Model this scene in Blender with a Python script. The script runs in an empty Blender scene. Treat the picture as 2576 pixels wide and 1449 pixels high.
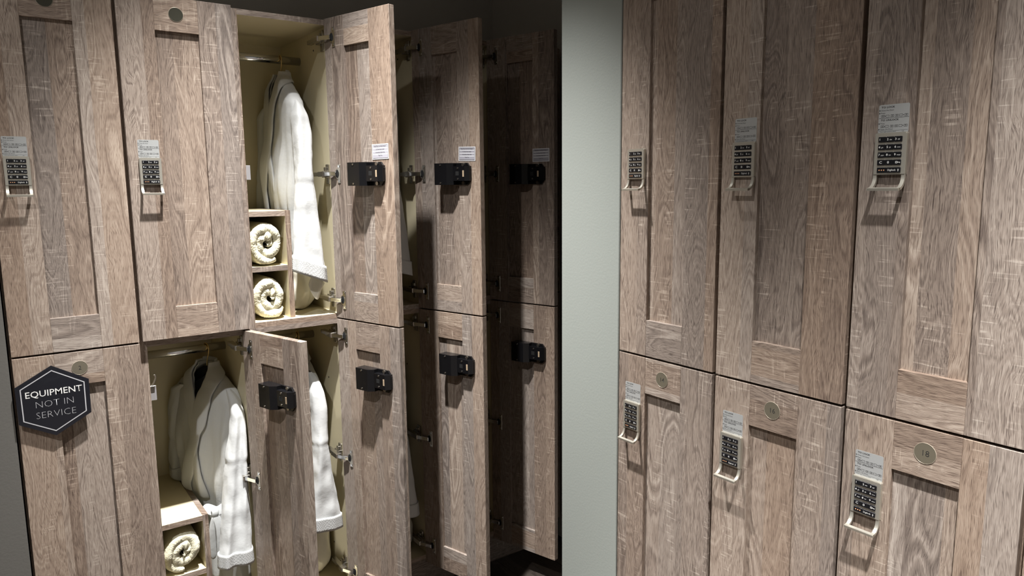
import bpy, bmesh, math, random
from math import sin, cos, pi, radians
from mathutils import Vector, Matrix, noise

random.seed(7)
SC = bpy.context.scene
COL = SC.collection

# ------------------------------------------------------------------ camera
CAM_Z = 1.46
YAW, PITCH, ROLL, FPX = 0.62683463, -0.14157343, -0.01021307, 1811.59
def set_camera():
    F = Vector((sin(YAW)*cos(PITCH), cos(YAW)*cos(PITCH), sin(PITCH)))
    r = Vector((cos(YAW), -sin(YAW), 0)); u = r.cross(F)
    r2 = r*cos(ROLL) + u*sin(ROLL); u2 = -r*sin(ROLL) + u*cos(ROLL)
    cd = bpy.data.cameras.new('camera'); cam = bpy.data.objects.new('camera', cd); COL.objects.link(cam)
    cd.sensor_fit = 'HORIZONTAL'; cd.sensor_width = 36.0; cd.lens = FPX/2576*36.0
    cd.clip_start = 0.02; cd.clip_end = 50
    cam.matrix_world = Matrix(((r2.x, u2.x, -F.x, 0), (r2.y, u2.y, -F.y, 0), (r2.z, u2.z, -F.z, CAM_Z), (0, 0, 0, 1)))
    SC.camera = cam
set_camera()

# ------------------------------------------------------------------ light, world, exposure
CEIL = 3.16
world = bpy.data.worlds.new('world'); SC.world = world; world.use_nodes = True
world.node_tree.nodes['Background'].inputs[0].default_value = (0.5, 0.5, 0.5, 1)
world.node_tree.nodes['Background'].inputs[1].default_value = 0.02
def downlight_or_fill(name, x, y, power, size, blend, tilt=(0, 0), r=0.03, color=(1.0, 0.985, 0.96)):
    l = bpy.data.lights.new(name, 'SPOT'); o = bpy.data.objects.new(name, l); COL.objects.link(o)
    o.location = (x, y, CEIL-0.04); o.rotation_euler = (radians(tilt[0]), radians(tilt[1]), 0)
    l.energy = power; l.spot_size = radians(size); l.spot_blend = blend; l.shadow_soft_size = r; l.color = color
    return o
downlight_or_fill('downlight_or_fill', 0.55, 1.55, 540, 61, 1.0, (1.5, -2.0))
downlight_or_fill('downlight_or_fill', 0.55, 0.10, 590, 58, 1.0, (2, -3))
downlight_or_fill('downlight_or_fill', -0.80, 0.75, 100, 140, 1.0)  # added wide fill lamp, lifts the upper doors of the right bank
downlight_or_fill('downlight_or_fill', -0.80, -0.80, 420, 100, 1.0)  # unseen fill added behind the camera to raise the bounce light
downlight_or_fill('downlight_or_fill', 0.52, -1.45, 420, 100, 1.0)  # another added fill behind the camera, for ambient light only
SC.view_settings.view_transform = 'Standard'
SC.view_settings.look = 'None'
SC.view_settings.gamma = 1.0
SC.view_settings.use_curve_mapping = False
SC.view_settings.exposure = 0.82
SC.cycles.max_bounces = 8
SC.cycles.diffuse_bounces = 5
SC.cycles.sample_clamp_indirect = 4.0
SC.cycles.caustics_reflective = False
SC.cycles.caustics_refractive = False

# ------------------------------------------------------------------ materials
def srgb(r, g, b):
    f = lambda c: (c/255/12.92) if c/255 <= 0.04045 else ((c/255+0.055)/1.055)**2.4
    return (f(r), f(g), f(b), 1)
class NT:
    def __init__(s, name):
        s.m = bpy.data.materials.new(name); s.m.use_nodes = True; s.t = s.m.node_tree; s.t.nodes.clear()
        s.out = s.n('ShaderNodeOutputMaterial'); s.p = s.n('ShaderNodeBsdfPrincipled'); s.l(s.p.outputs[0], s.out.inputs[0])
    def n(s, t, **k):
        x = s.t.nodes.new(t)
        for a, v in k.items(): setattr(x, a, v)
        return x
    def l(s, a, b): s.t.links.new(a, b)
    def setv(s, sock, v):
        if hasattr(v, 'links') or hasattr(v, 'is_linked'): s.l(v, sock)
        else: sock.default_value = v
    def math(s, op, a, b=0.0, c=None, clamp=False):
        x = s.n('ShaderNodeMath', operation=op); x.use_clamp = clamp
        s.setv(x.inputs[0], a); s.setv(x.inputs[1], b)
        if c is not None: s.setv(x.inputs[2], c)
        return x.outputs[0]
    def xyz(s, a, b, c):
        x = s.n('ShaderNodeCombineXYZ'); s.setv(x.inputs[0], a); s.setv(x.inputs[1], b); s.setv(x.inputs[2], c); return x.outputs[0]
    def noise(s, vec, scale=1.0, detail=2.0, rough=0.5, dist=0.0, dims='3D'):
        x = s.n('ShaderNodeTexNoise', noise_dimensions=dims)
        if dims == '1D': s.setv(x.inputs['W'], vec)
        else: s.setv(x.inputs['Vector'], vec)
        x.inputs['Scale'].default_value = scale; x.inputs['Detail'].default_value = detail
        x.inputs['Roughness'].default_value = rough; x.inputs['Distortion'].default_value = dist
        return x.outputs[0]
    def ramp(s, fac, pts, interp='LINEAR'):
        x = s.n('ShaderNodeValToRGB'); s.setv(x.inputs[0], fac); cr = x.color_ramp; cr.interpolation = interp
        while len(cr.elements) < len(pts): cr.elements.new(0.5)
        for e, (p, c) in zip(cr.elements, pts):
            e.position = p; e.color = c if len(c) == 4 else (*c, 1)
        return x.outputs[0]
    def mrange(s, v, a, b, c=0.0, d=1.0):
        x = s.n('ShaderNodeMapRange'); s.setv(x.inputs[0], v)
        for i, q in enumerate((a, b, c, d)): x.inputs[i+1].default_value = q
        return x.outputs[0]
    def bump(s, h, strength=0.3, dist=0.001):
        x = s.n('ShaderNodeBump'); x.inputs['Strength'].default_value = strength; x.inputs['Distance'].default_value = dist
        s.l(h, x.inputs['Height']); s.l(x.outputs[0], s.p.inputs['Normal'])
    def set(s, **k):
        for a, v in k.items(): s.setv(s.p.inputs[a.replace('_', ' ')], v)

def mat_plain(name, col, rough=0.5, metal=0.0, bumpscale=None, bstr=0.1, bdist=0.0005, **k):
    w = NT(name); w.set(Base_Color=col, Roughness=rough, Metallic=metal)
    tc = w.n('ShaderNodeTexCoord')
    if bumpscale:
        w.bump(w.noise(tc.outputs['Object'], bumpscale, 3.0), bstr, bdist)
    for a, v in k.items(): w.set(**{a: v})
    return w.m

def mat_wood(name, horizontal=False, tone=1.0):
    w = NT(name)
    tc = w.n('ShaderNodeTexCoord'); oi = w.n('ShaderNodeObjectInfo'); sp = w.n('ShaderNodeSeparateXYZ')
    w.l(tc.outputs['Object'], sp.inputs[0]); R = oi.outputs['Random']
    X, Y, Z = sp.outputs
    if horizontal: X, Z = Z, X
    X = w.math('ADD', w.math('ADD', X, w.math('MULTIPLY', Y, 0.85)), w.math('MULTIPLY', R, 71.3))
    Z = w.math('ADD', Z, w.math('MULTIPLY', R, 37.7))
    bend = w.noise(w.xyz(w.math('MULTIPLY', X, 9.0), 0.0, w.math('MULTIPLY', Z, 7.0)), 1.0, 2.0, 0.5)
    XW = w.math('ADD', X, w.math('MULTIPLY', w.math('SUBTRACT', bend, 0.5), 0.030))
    # strips of differing tone, as printed on the laminate
    vo = w.n('ShaderNodeTexVoronoi', voronoi_dimensions='1D', feature='F1'); w.setv(vo.inputs['W'], X)
    vo.inputs['Scale'].default_value = 15.0; vo.inputs['Randomness'].default_value = 0.9
    sc = w.n('ShaderNodeSeparateColor'); w.l(vo.outputs['Color'], sc.inputs[0]); s1, s2, s3 = sc.outputs
    # cathedral figure: contour lines of a slow noise stretched along the grain
    vz = w.math('ADD', w.math('MULTIPLY', Z, 2.3), w.math('MULTIPLY', s1, 40.0))
    slow = w.noise(w.xyz(w.math('MULTIPLY', X, 13.0), w.math('MULTIPLY', s2, 30.0), vz), 1.0, 1.5, 0.45)
    fibre = w.noise(w.xyz(w.math('MULTIPLY', XW, 1000.0), 0.0, w.math('MULTIPLY', Z, 15.0)), 1.0, 3.0, 0.6)
    fine = w.math('MULTIPLY', w.math('SUBTRACT', fibre, 0.5), 0.05)
    rings = w.noise(w.math('MULTIPLY', w.math('ADD', slow, fine), w.mrange(s3, 0, 1, 22.0, 80.0)), 1.0, 2.0, 0.6, dims='1D')
    # short dark pores
    pores = w.noise(w.xyz(w.math('MULTIPLY', w.math('ADD', XW, w.math('MULTIPLY', slow, 0.06)), 1150.0), s2, w.math('MULTIPLY', Z, 50.0)), 1.0, 1.0, 0.5)
    pores = w.mrange(pores, 0.53, 0.66)
    fibre2 = w.mrange(fibre, 0.30, 0.70)
    # whitish saw marks across the grain, in patches
    patch = w.noise(w.xyz(w.math('MULTIPLY', X, 22.0), w.math('MULTIPLY', s3, 9.0), w.math('MULTIPLY', Z, 5.0)), 1.0, 1.0, 0.4)
    patch = w.mrange(patch, 0.52, 0.64)
    saw = w.noise(w.xyz(w.math('MULTIPLY', X, 15.0), 3.0, w.math('MULTIPLY', Z, 190.0)), 1.0, 1.0, 0.5)
    saw = w.mrange(saw, 0.59, 0.66)
    sawv = w.noise(w.xyz(w.math('MULTIPLY', X, 160.0), 8.0, w.math('MULTIPLY', Z, 9.0)), 1.0, 1.0, 0.5)
    saw = w.math('MAXIMUM', saw, w.math('MULTIPLY', w.mrange(sawv, 0.62, 0.70), 0.5))
    saw = w.math('MULTIPLY', w.math('MULTIPLY', saw, patch), w.mrange(fibre, 0.3, 0.6))
    t = w.math('ADD', 0.525, w.math('MULTIPLY', w.math('SUBTRACT', s1, 0.5), 0.26))
    t = w.math('ADD', t, w.math('MULTIPLY', w.math('SUBTRACT', rings, 0.5), 0.74))
    t = w.math('ADD', t, w.math('MULTIPLY', w.math('SUBTRACT', fibre2, 0.5), 0.26))
    t = w.math('SUBTRACT', t, w.math('MULTIPLY', pores, 0.30))
    t = w.math('ADD', t, w.math('MULTIPLY', saw, 0.40))
    k = tone
    c = w.ramp(t, [(0.0, (.085*k, .060*k, .049*k)), (0.30, (.184*k, .138*k, .111*k)), (0.52, (.294*k, .228*k, .183*k)), (0.85, (.47*k, .390*k, .325*k))])
    hs = w.n('ShaderNodeHueSaturation'); w.l(c, hs.inputs['Color']); w.setv(hs.inputs['Saturation'], w.mrange(s2, 0, 1, 0.70, 1.15))
    w.set(Base_Color=hs.outputs[0], Roughness=w.mrange(fibre, 0.2, 0.8, 0.55, 0.45))
    w.set(**{'Specular_IOR_Level': 0.35})
    w.bump(t, 0.35, 0.0008)
    return w.m

M = {}
M['wood_v'] = mat_wood('laminate_vertical')
M['wood_h'] = mat_wood('laminate_horizontal', True)
M['floor'] = mat_wood('floor_planks', False, 0.16)
M['cream'] = mat_plain('cream_melamine', (0.69, 0.62, 0.435, 1), 0.42, 0, 300, 0.05)
M['wall'] = mat_plain('grey_green_paint', (0.300, 0.322, 0.300, 1), 0.6, 0, 160, 0.25, 0.001)
M['wall_warm'] = mat_plain('grey_paint', (0.125, 0.12, 0.11, 1), 0.6, 0, 160, 0.25, 0.001)
M['wall_mid'] = mat_plain('mid_grey_paint', (0.46, 0.445, 0.43, 1), 0.6, 0, 160, 0.25, 0.001)  # plain mid grey on the back and end walls
M['ceiling'] = mat_plain('ceiling_paint', (0.70, 0.70, 0.68, 1), 0.8)
M['wall_pale'] = mat_plain('pale_paint', (0.68, 0.68, 0.66, 1), 0.7, 0, 160, 0.2, 0.001)
M['chrome'] = mat_plain('chrome', (0.70, 0.71, 0.73, 1), 0.13, 1.0)
M['nickel'] = mat_plain('nickel_plate', (0.50, 0.47, 0.42, 1), 0.22, 0.95, 200, 0.05)
M['satin'] = mat_plain('satin_steel', (0.60, 0.57, 0.50, 1), 0.38, 0.75, 400, 0.05)
M['keyblack'] = mat_plain('key_plastic', (0.008, 0.008, 0.010, 1), 0.28)
M['black'] = mat_plain('black_plastic', (0.006, 0.006, 0.007, 1), 0.22, 0, 60, 0.05)
M['velvet'] = mat_plain('black_velvet', (0.006, 0.006, 0.007, 1), 0.9)
M['gold'] = mat_plain('gold_wire', (0.80, 0.58, 0.24, 1), 0.25, 1.0)
M['print_white'] = mat_plain('white_print', (0.78, 0.78, 0.76, 1), 0.5)
M['print_grey'] = mat_plain('grey_print', (0.50, 0.50, 0.52, 1), 0.5)
M['print_black'] = mat_plain('black_print', (0.02, 0.02, 0.022, 1), 0.5)
M['band_grey'] = mat_plain('band_grey', (0.40, 0.39, 0.44, 1), 0.5)
M['led'] = mat_plain('amber_lens', (0.75, 0.38, 0.20, 1), 0.3)
M['film'] = mat_plain('silver_film', (0.50, 0.51, 0.51, 1), 0.34, 0.35)
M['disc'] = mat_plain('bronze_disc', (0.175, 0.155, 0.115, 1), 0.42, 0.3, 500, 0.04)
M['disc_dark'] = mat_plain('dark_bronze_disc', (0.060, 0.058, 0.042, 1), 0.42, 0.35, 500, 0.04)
M['disc_rim'] = mat_plain('bronze_rim', (0.46, 0.40, 0.32, 1), 0.4, 0.3)
M['paper'] = mat_plain('paper', (0.74, 0.74, 0.78, 1), 0.45)
M['bracket'] = mat_plain('frosted_plastic', (0.30, 0.29, 0.30, 1), 0.35)
M['acrylic'] = mat_plain('black_acrylic', (0.010, 0.011, 0.016, 1), 0.12, 0, 22, 0.25, 0.002)
M['slot'] = mat_plain('tan_slot', (0.42, 0.32, 0.22, 1), 0.5)
M['hole'] = mat_plain('dark_hole', (0.004, 0.004, 0.004, 1), 0.9)

def mat_cloth(name, col, weave=900, wr=30, st=0.25, sheen=0.2):
    w = NT(name); tc = w.n('ShaderNodeTexCoord'); o = tc.outputs['Object']
    a = w.noise(o, wr, 4.0, 0.6); b = w.noise(o, weave, 2.0)
    w.set(Base_Color=col, Roughness=0.9); w.p.inputs['Sheen Weight'].default_value = sheen
    w.bump(w.math('ADD', w.math('MULTIPLY', a, 1.0), w.math('MULTIPLY', b, 0.12)), st, 0.006)
    return w.m
M['robe'] = mat_cloth('robe_cotton', (0.55, 0.56, 0.56, 1))
M['terry'] = mat_cloth('terry_cloth', (0.66, 0.625, 0.47, 1), 700, 120, 0.5, 0.4)
M['bag'] = mat_plain('white_plastic_film', (0.72, 0.69, 0.60, 1), 0.25, 0, 40, 0.3, 0.004)
def mat_cuff():
    w = NT('quilted_cuff'); tc = w.n('ShaderNodeTexCoord'); u = w.n('ShaderNodeSeparateXYZ'); w.l(tc.outputs['UV'], u.inputs[0])
    nn = w.noise(tc.outputs['Object'], 90, 2)
    a = w.math('SINE', w.math('ADD', w.math('MULTIPLY', u.outputs[0], 250.0), w.math('MULTIPLY', w.math('SINE', w.math('ADD', w.math('MULTIPLY', u.outputs[1], 26.0), w.math('MULTIPLY', nn, 7.0))), 2.2)))
    b = w.math('ADD', 0.55, w.math('MULTIPLY', nn, 0.9))
    w.set(Base_Color=(0.55, 0.56, 0.56, 1), Roughness=0.9)
    w.bump(w.math('MULTIPLY', a, b), 0.28, 0.0005)
    return w.m
M['cuff'] = mat_cuff()

# ------------------------------------------------------------------ mesh helpers
def box(bm, x0, x1, y0, y1, z0, z1, bev=0.0, mi=0, seg=1):
    vs = [bm.verts.new((x, y, z)) for x in (x0, x1) for y in (y0, y1) for z in (z0, z1)]
    idx = [(0, 1, 3, 2), (4, 6, 7, 5), (0, 4, 5, 1), (2, 3, 7, 6), (0, 2, 6, 4), (1, 5, 7, 3)]
    fs = [bm.faces.new([vs[i] for i in f]) for f in idx]
    for f in fs: f.material_index = mi
    if bev > 0:
        es = list({e for f in fs for e in f.edges})
        r = bmesh.ops.bevel(bm, geom=es, offset=bev, segments=seg, profile=0.5, affect='EDGES', clamp_overlap=True)
        for f in r['faces']: f.material_index = mi
    return fs
def poly_prism(bm, pts, axis, a, b, mi=0):
    """extrude a closed 2-D outline (ccw) along an axis; axis 'y' -> pts are (x,z), 'z' -> (x,y)"""
    def P(p, q): return (p[0], q, p[1]) if axis == 'y' else (p[0], p[1], q)
    A = [bm.verts.new(P(p, a)) for p in pts]; B = [bm.verts.new(P(p, b)) for p in pts]
    n = len(pts); fs = [bm.faces.new(A), bm.faces.new(B[::-1])]
    for i in range(n): fs.append(bm.faces.new((A[i], B[i], B[(i+1) % n], A[(i+1) % n])))
    for f in fs: f.material_index = mi
    return fs
def cyl(bm, c, r, a, b, axis='y', n=24, mi=0):
    pts = [(c[0]+r*cos(2*pi*i/n), c[1]+r*sin(2*pi*i/n)) for i in range(n)]
    if axis in 'yz': return poly_prism(bm, pts, axis, a, b, mi)
    A = [bm.verts.new((a, p[0], p[1])) for p in pts]; B = [bm.verts.new((b, p[0], p[1])) for p in pts]
    bm.faces.new(A); bm.faces.new(B[::-1])
    for i in range(n):
        f = bm.faces.new((A[i], B[i], B[(i+1) % n], A[(i+1) % n])); f.smooth = True
def tube(bm, pts, r, n=10):
    pts = [Vector(p) for p in pts]; rings = []
    up = Vector((0.31, 0.2, 0.93))
    for i, p in enumerate(pts):
        t = (pts[min(i+1, len(pts)-1)] - pts[max(i-1, 0)]).normalized()
        a = t.cross(up).normalized(); b = t.cross(a)
        rr = r[i] if isinstance(r, (list, tuple)) else r
        rings.append([bm.verts.new(p + a*rr*cos(2*pi*k/n) + b*rr*sin(2*pi*k/n)) for k in range(n)])
    for A, B in zip(rings, rings[1:]):
        for k in range(n):
            f = bm.faces.new((A[k], A[(k+1) % n], B[(k+1) % n], B[k])); f.smooth = True
    bm.faces.new(rings[0][::-1]); bm.faces.new(rings[-1])
def mesh_of(name, bm, mats):
    bmesh.ops.recalc_face_normals(bm, faces=bm.faces)
    me = bpy.data.meshes.new(name); bm.to_mesh(me); bm.free()
    for m in (mats if isinstance(mats, (list, tuple)) else [mats]): me.materials.append(M[m] if isinstance(m, str) else m)
    return me
def obj(name, me, parent=None, loc=(0, 0, 0), rot=None, label=None):
    o = bpy.data.objects.new(name, me); COL.objects.link(o)
    if parent is not None: o.parent = parent
    o.location = loc
    if rot is not None: o.rotation_euler = (0, 0, rot) if not isinstance(rot, (tuple, list)) else rot
    if label: o['label'] = label
    return o
def empty(name, loc, rot=0.0, parent=None):
    o = bpy.data.objects.new(name, None); COL.objects.link(o); o.location = loc; o.rotation_euler = (0, 0, rot)
    o.empty_display_size = 0.05
    if parent is not None: o.parent = parent
    return o
def tag(o, label, cat, group=None):
    o['label'] = label; o['category'] = cat
    if group: o['group'] = group
    return o
def struct(name, bm, mats):
    o = obj(name, mesh_of(name, bm, mats)); o['kind'] = 'structure'; return o
CACHE = {}
def cached(key, build, mats):
    if key not in CACHE:
        bm = bmesh.new(); build(bm); CACHE[key] = mesh_of(key if isinstance(key, str) else key[0], bm, mats)
    return CACHE[key]
def text_bm(bm, items, depth=0.0002, y=0.0):
    """items: (string, size, x, z, align, bold offset, x stretch); flat lettering in the x-z plane, facing -y"""
    for s, size, x, z, al, bold, sx in items:
        cu = bpy.data.curves.new('t', 'FONT'); cu.body = s; cu.size = size; cu.align_x = al; cu.align_y = 'CENTER'
        cu.offset = bold*size; cu.resolution_u = 2; cu.fill_mode = 'FRONT'
        ob = bpy.data.objects.new('t', cu); COL.objects.link(ob)
        dg = bpy.context.evaluated_depsgraph_get(); dg.update()
        me = bpy.data.meshes.new_from_object(ob.evaluated_get(dg))
        me.transform(Matrix(((sx, 0, 0, x), (0, 0, 0, y), (0, 1, 0, z), (0, 0, 0, 1))))
        bm.from_mesh(me)
        bpy.data.objects.remove(ob); bpy.data.meshes.remove(me); bpy.data.curves.remove(cu)
def rect(bm, x0, x1, z0, z1, y=0.0):
    return bm.faces.new([bm.verts.new(p) for p in ((x0, y, z0), (x1, y, z0), (x1, y, z1), (x0, y, z1))])
def frame_rect(bm, x0, x1, z0, z1, t, y=0.0):
    rect(bm, x0, x1, z1-t, z1, y); rect(bm, x0, x1, z0, z0+t, y); rect(bm, x0, x0+t, z0+t, z1-t, y); rect(bm, x1-t, x1, z0+t, z1-t, y)
def flat_mesh(name, bm, mat):
    me = bpy.data.meshes.new(name); bm.to_mesh(me); bm.free(); me.materials.append(M[mat]); return me

# ------------------------------------------------------------------ the room
YC = 2.193256           # carcass front of the left bank
C0 = 0.01226            # where its first carcass starts
PITCHW = 0.30
XB = 1.2932             # carcass front of the right bank (doors stand 20 mm proud)
YB0 = 1.29868           # its far end
PB = 0.30114
Z_UP, Z_LO = 1.0395, 0.109
H_UP, H_LO = 0.9275, 0.9305
DEPTH = 0.44

bm = bmesh.new(); box(bm, -3.2, 2.3, -3.2, 2.9, -0.10, -0.012); struct('floor', bm, 'floor')
FL = bpy.data.objects['floor']
pl = cached('plank', lambda b: box(b, -0.0898, 0.0898, -0.006, 0.006, -0.5995, 0.5995, 0.001), 'floor')
k = 0
for i in range(13):
    for j in range(5):
        x = 1.95 - i*0.1805; y = 2.55 - j*1.2 - (0.5 if i % 2 else 0.0) - 0.17*(i % 3)
        if y < -2.2: continue
        obj('plank', pl, FL, (x, y, -0.006), (pi/2, 0, 0)); k += 1
bm = bmesh.new(); box(bm, -3.2, 2.3, -3.2, 2.9, CEIL, CEIL+0.1); struct('ceiling', bm, 'ceiling')
bm = bmesh.new(); box(bm, -3.1, 2.0, 2.64, 2.76, -0.01, CEIL); struct('wall_back', bm, 'wall_mid')
bm = bmesh.new(); box(bm, -3.1, C0-0.003, YC-0.020, 2.64, -0.01, CEIL); struct('wall_back_left', bm, 'wall_warm')
bm = bmesh.new(); box(bm, 1.824, 1.95, 1.40, 2.64, -0.01, CEIL); struct('wall_end', bm, 'wall_mid')
bm = bmesh.new(); box(bm, XB-0.018, 1.824, YB0+0.002, 1.5255, -0.01, CEIL, 0.002); struct('wall_right', bm, 'wall')
bm = bmesh.new(); box(bm, 1.745, 1.86, -3.1, YB0+0.002, -0.01, CEIL); struct('wall_right_bank', bm, 'wall')
bm = bmesh.new(); box(bm, -3.2, -3.1, -3.1, 2.64, -0.01, CEIL); struct('wall_left', bm, 'wall_pale')
bm = bmesh.new(); box(bm, -3.1, 1.86, -3.2, -3.1, -0.01, CEIL); struct('wall_front', bm, 'wall_pale')
bm = bmesh.new(); box(bm, XB-0.030, XB-0.018, YB0+0.004, 1.5255, 0.0, 0.008); struct('baseboard_right', bm, 'print_white')
bm = bmesh.new(); box(bm, C0, C0+6*PITCHW, YC+0.004, YC+0.022, 0.0, 0.107); o = struct('trim_1', bm, 'wood_h'); o['label'] = 'wood-grain plinth under the left locker bank'
bm = bmesh.new(); box(bm, -0.009, 0.009, -1.21, 0.0, 0.0, 0.107); o = struct('trim_2', bm, 'wood_h'); o.location = (XB+0.013, YB0, 0); o['label'] = 'wood-grain plinth under the right locker bank'

# ------------------------------------------------------------------ lockers
T = 0.016
ST, RL = 0.0901, 0.0892       # stile and rail widths
DW, DT = 0.291, 0.020
def panel_mesh(kind, h, w=PITCHW, shelf=None):
    """carcass boards: cream faces, wood-grain front edge"""
    def b(bm, x0, x1, y0, y1, z0, z1, topwood=False):
        fs = box(bm, x0, x1, y0, y1, z0, z1)
        fs[2].material_index = 1
        if topwood: fs[5].material_index = 1
    if kind == 'side_panel': return cached(('side_panel', h), lambda bm: b(bm, 0, T, 0, DEPTH, 0, h), ['cream', 'wood_v'])
    if kind == 'top_panel': return cached(('top_panel', w), lambda bm: b(bm, T, w-T, 0.0, DEPTH, -T, 0), ['cream', 'wood_h'])
    if kind == 'bottom_panel': return cached(('bottom_panel', w), lambda bm: b(bm, T, w-T, 0.0, DEPTH, 0, T), ['cream', 'wood_h'])
    if kind == 'back_panel': return cached(('back_panel', h, w), lambda bm: box(bm, T, w-T, DEPTH-0.008, DEPTH, T, h-T), 'cream')
def door_meshes(h, w=DW):
    s = ST
    pan = cached(('door', h, w), lambda bm: box(bm, -w+s-0.004, -s+0.004, -DT+0.0092, -0.0078, RL-0.004, h-RL+0.004), 'wood_v')
    st = cached(('stile', h), lambda bm: box(bm, -s, 0, -DT, 0, 0, h, 0.0007), 'wood_v')
    rl = cached(('rail', w), lambda bm: box(bm, -w+s+0.0001, -s-0.0001, -DT+0.0001, -0.0001, 0, RL, 0.0006), 'wood_h')
    return pan, st, rl
def add_door(L, h, z, angle=0.0, hx=None, hy=0.0, w=DW):
    pan, st, rl = door_meshes(h, w)
    d = obj('door', pan, L, (hx, hy, z), angle)
    obj('stile', st, d); obj('stile', st, d, (-w+ST, 0, 0)); obj('rail', rl, d); obj('rail', rl, d, (0, 0, h-RL))
    return d
def door_part(L, d, name, me, x, y, z, label=None):
    """fix a part to the door at door coordinates (x from hinge edge, y out of the inner face), parented to the locker"""
    a = d.rotation_euler.z
    return obj(name, me, L, (d.location.x + x*cos(a) - y*sin(a), d.location.y + x*sin(a) + y*cos(a), d.location.z + z), a, label)

# --- keypad lock with pull handle (face frame: x right, z up from top edge, -y outwards)
def ribbon(bm, path, x0, x1, th):
    n = len(path); A = []
    for i, (y, z) in enumerate(path):
        p0 = path[max(i-1, 0)]; p1 = path[min(i+1, n-1)]
        ty, tz = p1[0]-p0[0], p1[1]-p0[1]; l = math.hypot(ty, tz); ny, nz = -tz/l*th/2, ty/l*th/2
        A.append([bm.verts.new(v) for v in ((x0, y+ny, z+nz), (x1, y+ny, z+nz), (x1, y-ny, z-nz), (x0, y-ny, z-nz))])
    for P, Q in zip(A, A[1:]):
        for k in range(4): bm.faces.new((P[k], P[(k+1) % 4], Q[(k+1) % 4], Q[k]))
    bm.faces.new(A[0]); bm.faces.new(A[-1][::-1])
def keypad_body(bm):
    w, h, r = 0.0545, 0.0715, 0.003
    pts = [(0, -h), (w, -h)]
    for cx, cz, a0 in ((w-r, -r, 0), (r, -r, 90)):
        for k in range(5): pts.append((cx+r*cos(radians(a0+22.5*k)), cz+r*sin(radians(a0+22.5*k))))
    fs = poly_prism(bm, pts, 'y', -0.0075, 0.0)
    es = [e for e in fs[0].edges]
    bmesh.ops.bevel(bm, geom=es, offset=0.0009, segments=2, affect='EDGES')
    path = [(-0.0045, -0.070)] + [(-0.0045-0.019*(1-cos(a)), -0.0735-0.0225*sin(a)) for a in [radians(9*k) for k in range(11)]]
    for x0, x1 in ((0, 0.0062), (w-0.0062, w)): ribbon(bm, path, x0, x1, 0.0042)
    bar = [(-0.0195, -0.0953), (-0.0225, -0.0962), (-0.0262, -0.0968)]
    ribbon(bm, bar, 0, w, 0.0044)
KROW = [-0.0115 - 0.01305*k for k in range(5)]
def key_mesh(): return cached('key', lambda bm: box(bm, 0.0002, 0.0134, -0.0092, -0.0070, -0.0046, 0.0046, 0.0006), 'keyblack')
def indicator_mesh(): return cached('indicator_bar', lambda bm: (box(bm, 0.0002, 0.0170, -0.0086, -0.0070, -0.0046, 0.0046, 0.0005), box(bm, 0.0172, 0.0408, -0.0094, -0.0070, -0.0046, 0.0046, 0.0006)), 'keyblack')
def keypad_text():
    if 'kt' in CACHE: return CACHE['kt']
    bm = bmesh.new(); x0 = 0.0066; it = []
    rows = [[('1', ''), ('2', 'abc'), ('3', 'def')], [('4', 'ghi'), ('5', 'jkl'), ('6', 'mno')], [('7', 'pqrs'), ('8', 'tuv'), ('9', 'wxyz')]]
    for r, row in enumerate(rows):
        for c, (a, b) in enumerate(row):
            cx = x0 + 0.0136*c
            it.append((a, 0.0052, cx+0.0014, KROW[r], 'LEFT', 0.004, 1.25))
            if b: it.append((b, 0.0034, cx+0.0062, KROW[r]-0.0005, 'LEFT', -0.004, 0.9))
    it.append(('C', 0.0058, x0+0.0040, KROW[3], 'LEFT', 0.008, 1.25)); it.append(('0', 0.0058, x0+0.0176, KROW[3], 'LEFT', 0.008, 1.25))
    text_bm(bm, it, y=-0.00935)
    kx, kz = x0+0.0318, KROW[3]
    frame_rect(bm, kx, kx+0.0036, kz-0.0017, kz+0.0017, 0.0008, -0.00935); rect(bm, kx+0.0036, kx+0.0080, kz-0.0004, kz+0.0004, -0.00935)
    rect(bm, kx+0.0062, kx+0.0068, kz-0.0013, kz, -0.00935); rect(bm, kx+0.0074, kx+0.0080, kz-0.0016, kz, -0.00935)
    text_bm(bm, [('Digilock', 0.0046, x0+0.0192, KROW[4], 'LEFT', 0.0, 0.92)], y=-0.00955)
    frame_rect(bm, x0+0.0364, x0+0.0382, KROW[4]-0.0010, KROW[4]+0.0016, 0.0005, -0.00955); rect(bm, x0+0.0370, x0+0.0376, KROW[4]-0.0026, KROW[4]-0.0010, -0.00955)
    CACHE['kt'] = flat_mesh('lettering', bm, 'print_white'); return CACHE['kt']
def add_keypad(L, x, z):
    k = obj('keypad_lock', cached('keypad_lock', keypad_body, 'satin'), L, (x, -DT, z))
    for r in range(4):
        for c in range(3): obj('key', key_mesh(), k, (0.0066+0.0136*c, 0, KROW[r]))
    obj('indicator_bar', indicator_mesh(), k, (0.0066, 0, KROW[4]))
    led = cached('indicator_light', lambda bm: cyl(bm, (0, 0), 0.00105, -0.0090, -0.0080, 'y', 10), 'led')
    for c in range(3): obj('indicator_light', led, k, (0.0066+0.0046+0.0040*c, 0, KROW[4]))
    obj('lettering', keypad_text(), k)
    return k
def rounded(w, h, r, n=5):
    pts = []
    for cx, cz, a0 in ((w-r, h-r, 0), (r, h-r, 90), (r, r, 180), (w-r, r, 270)):
        for k in range(n): pts.append((cx+r*cos(radians(a0+90*k/(n-1))), cz+r*sin(radians(a0+90*k/(n-1)))))
    return pts
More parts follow.
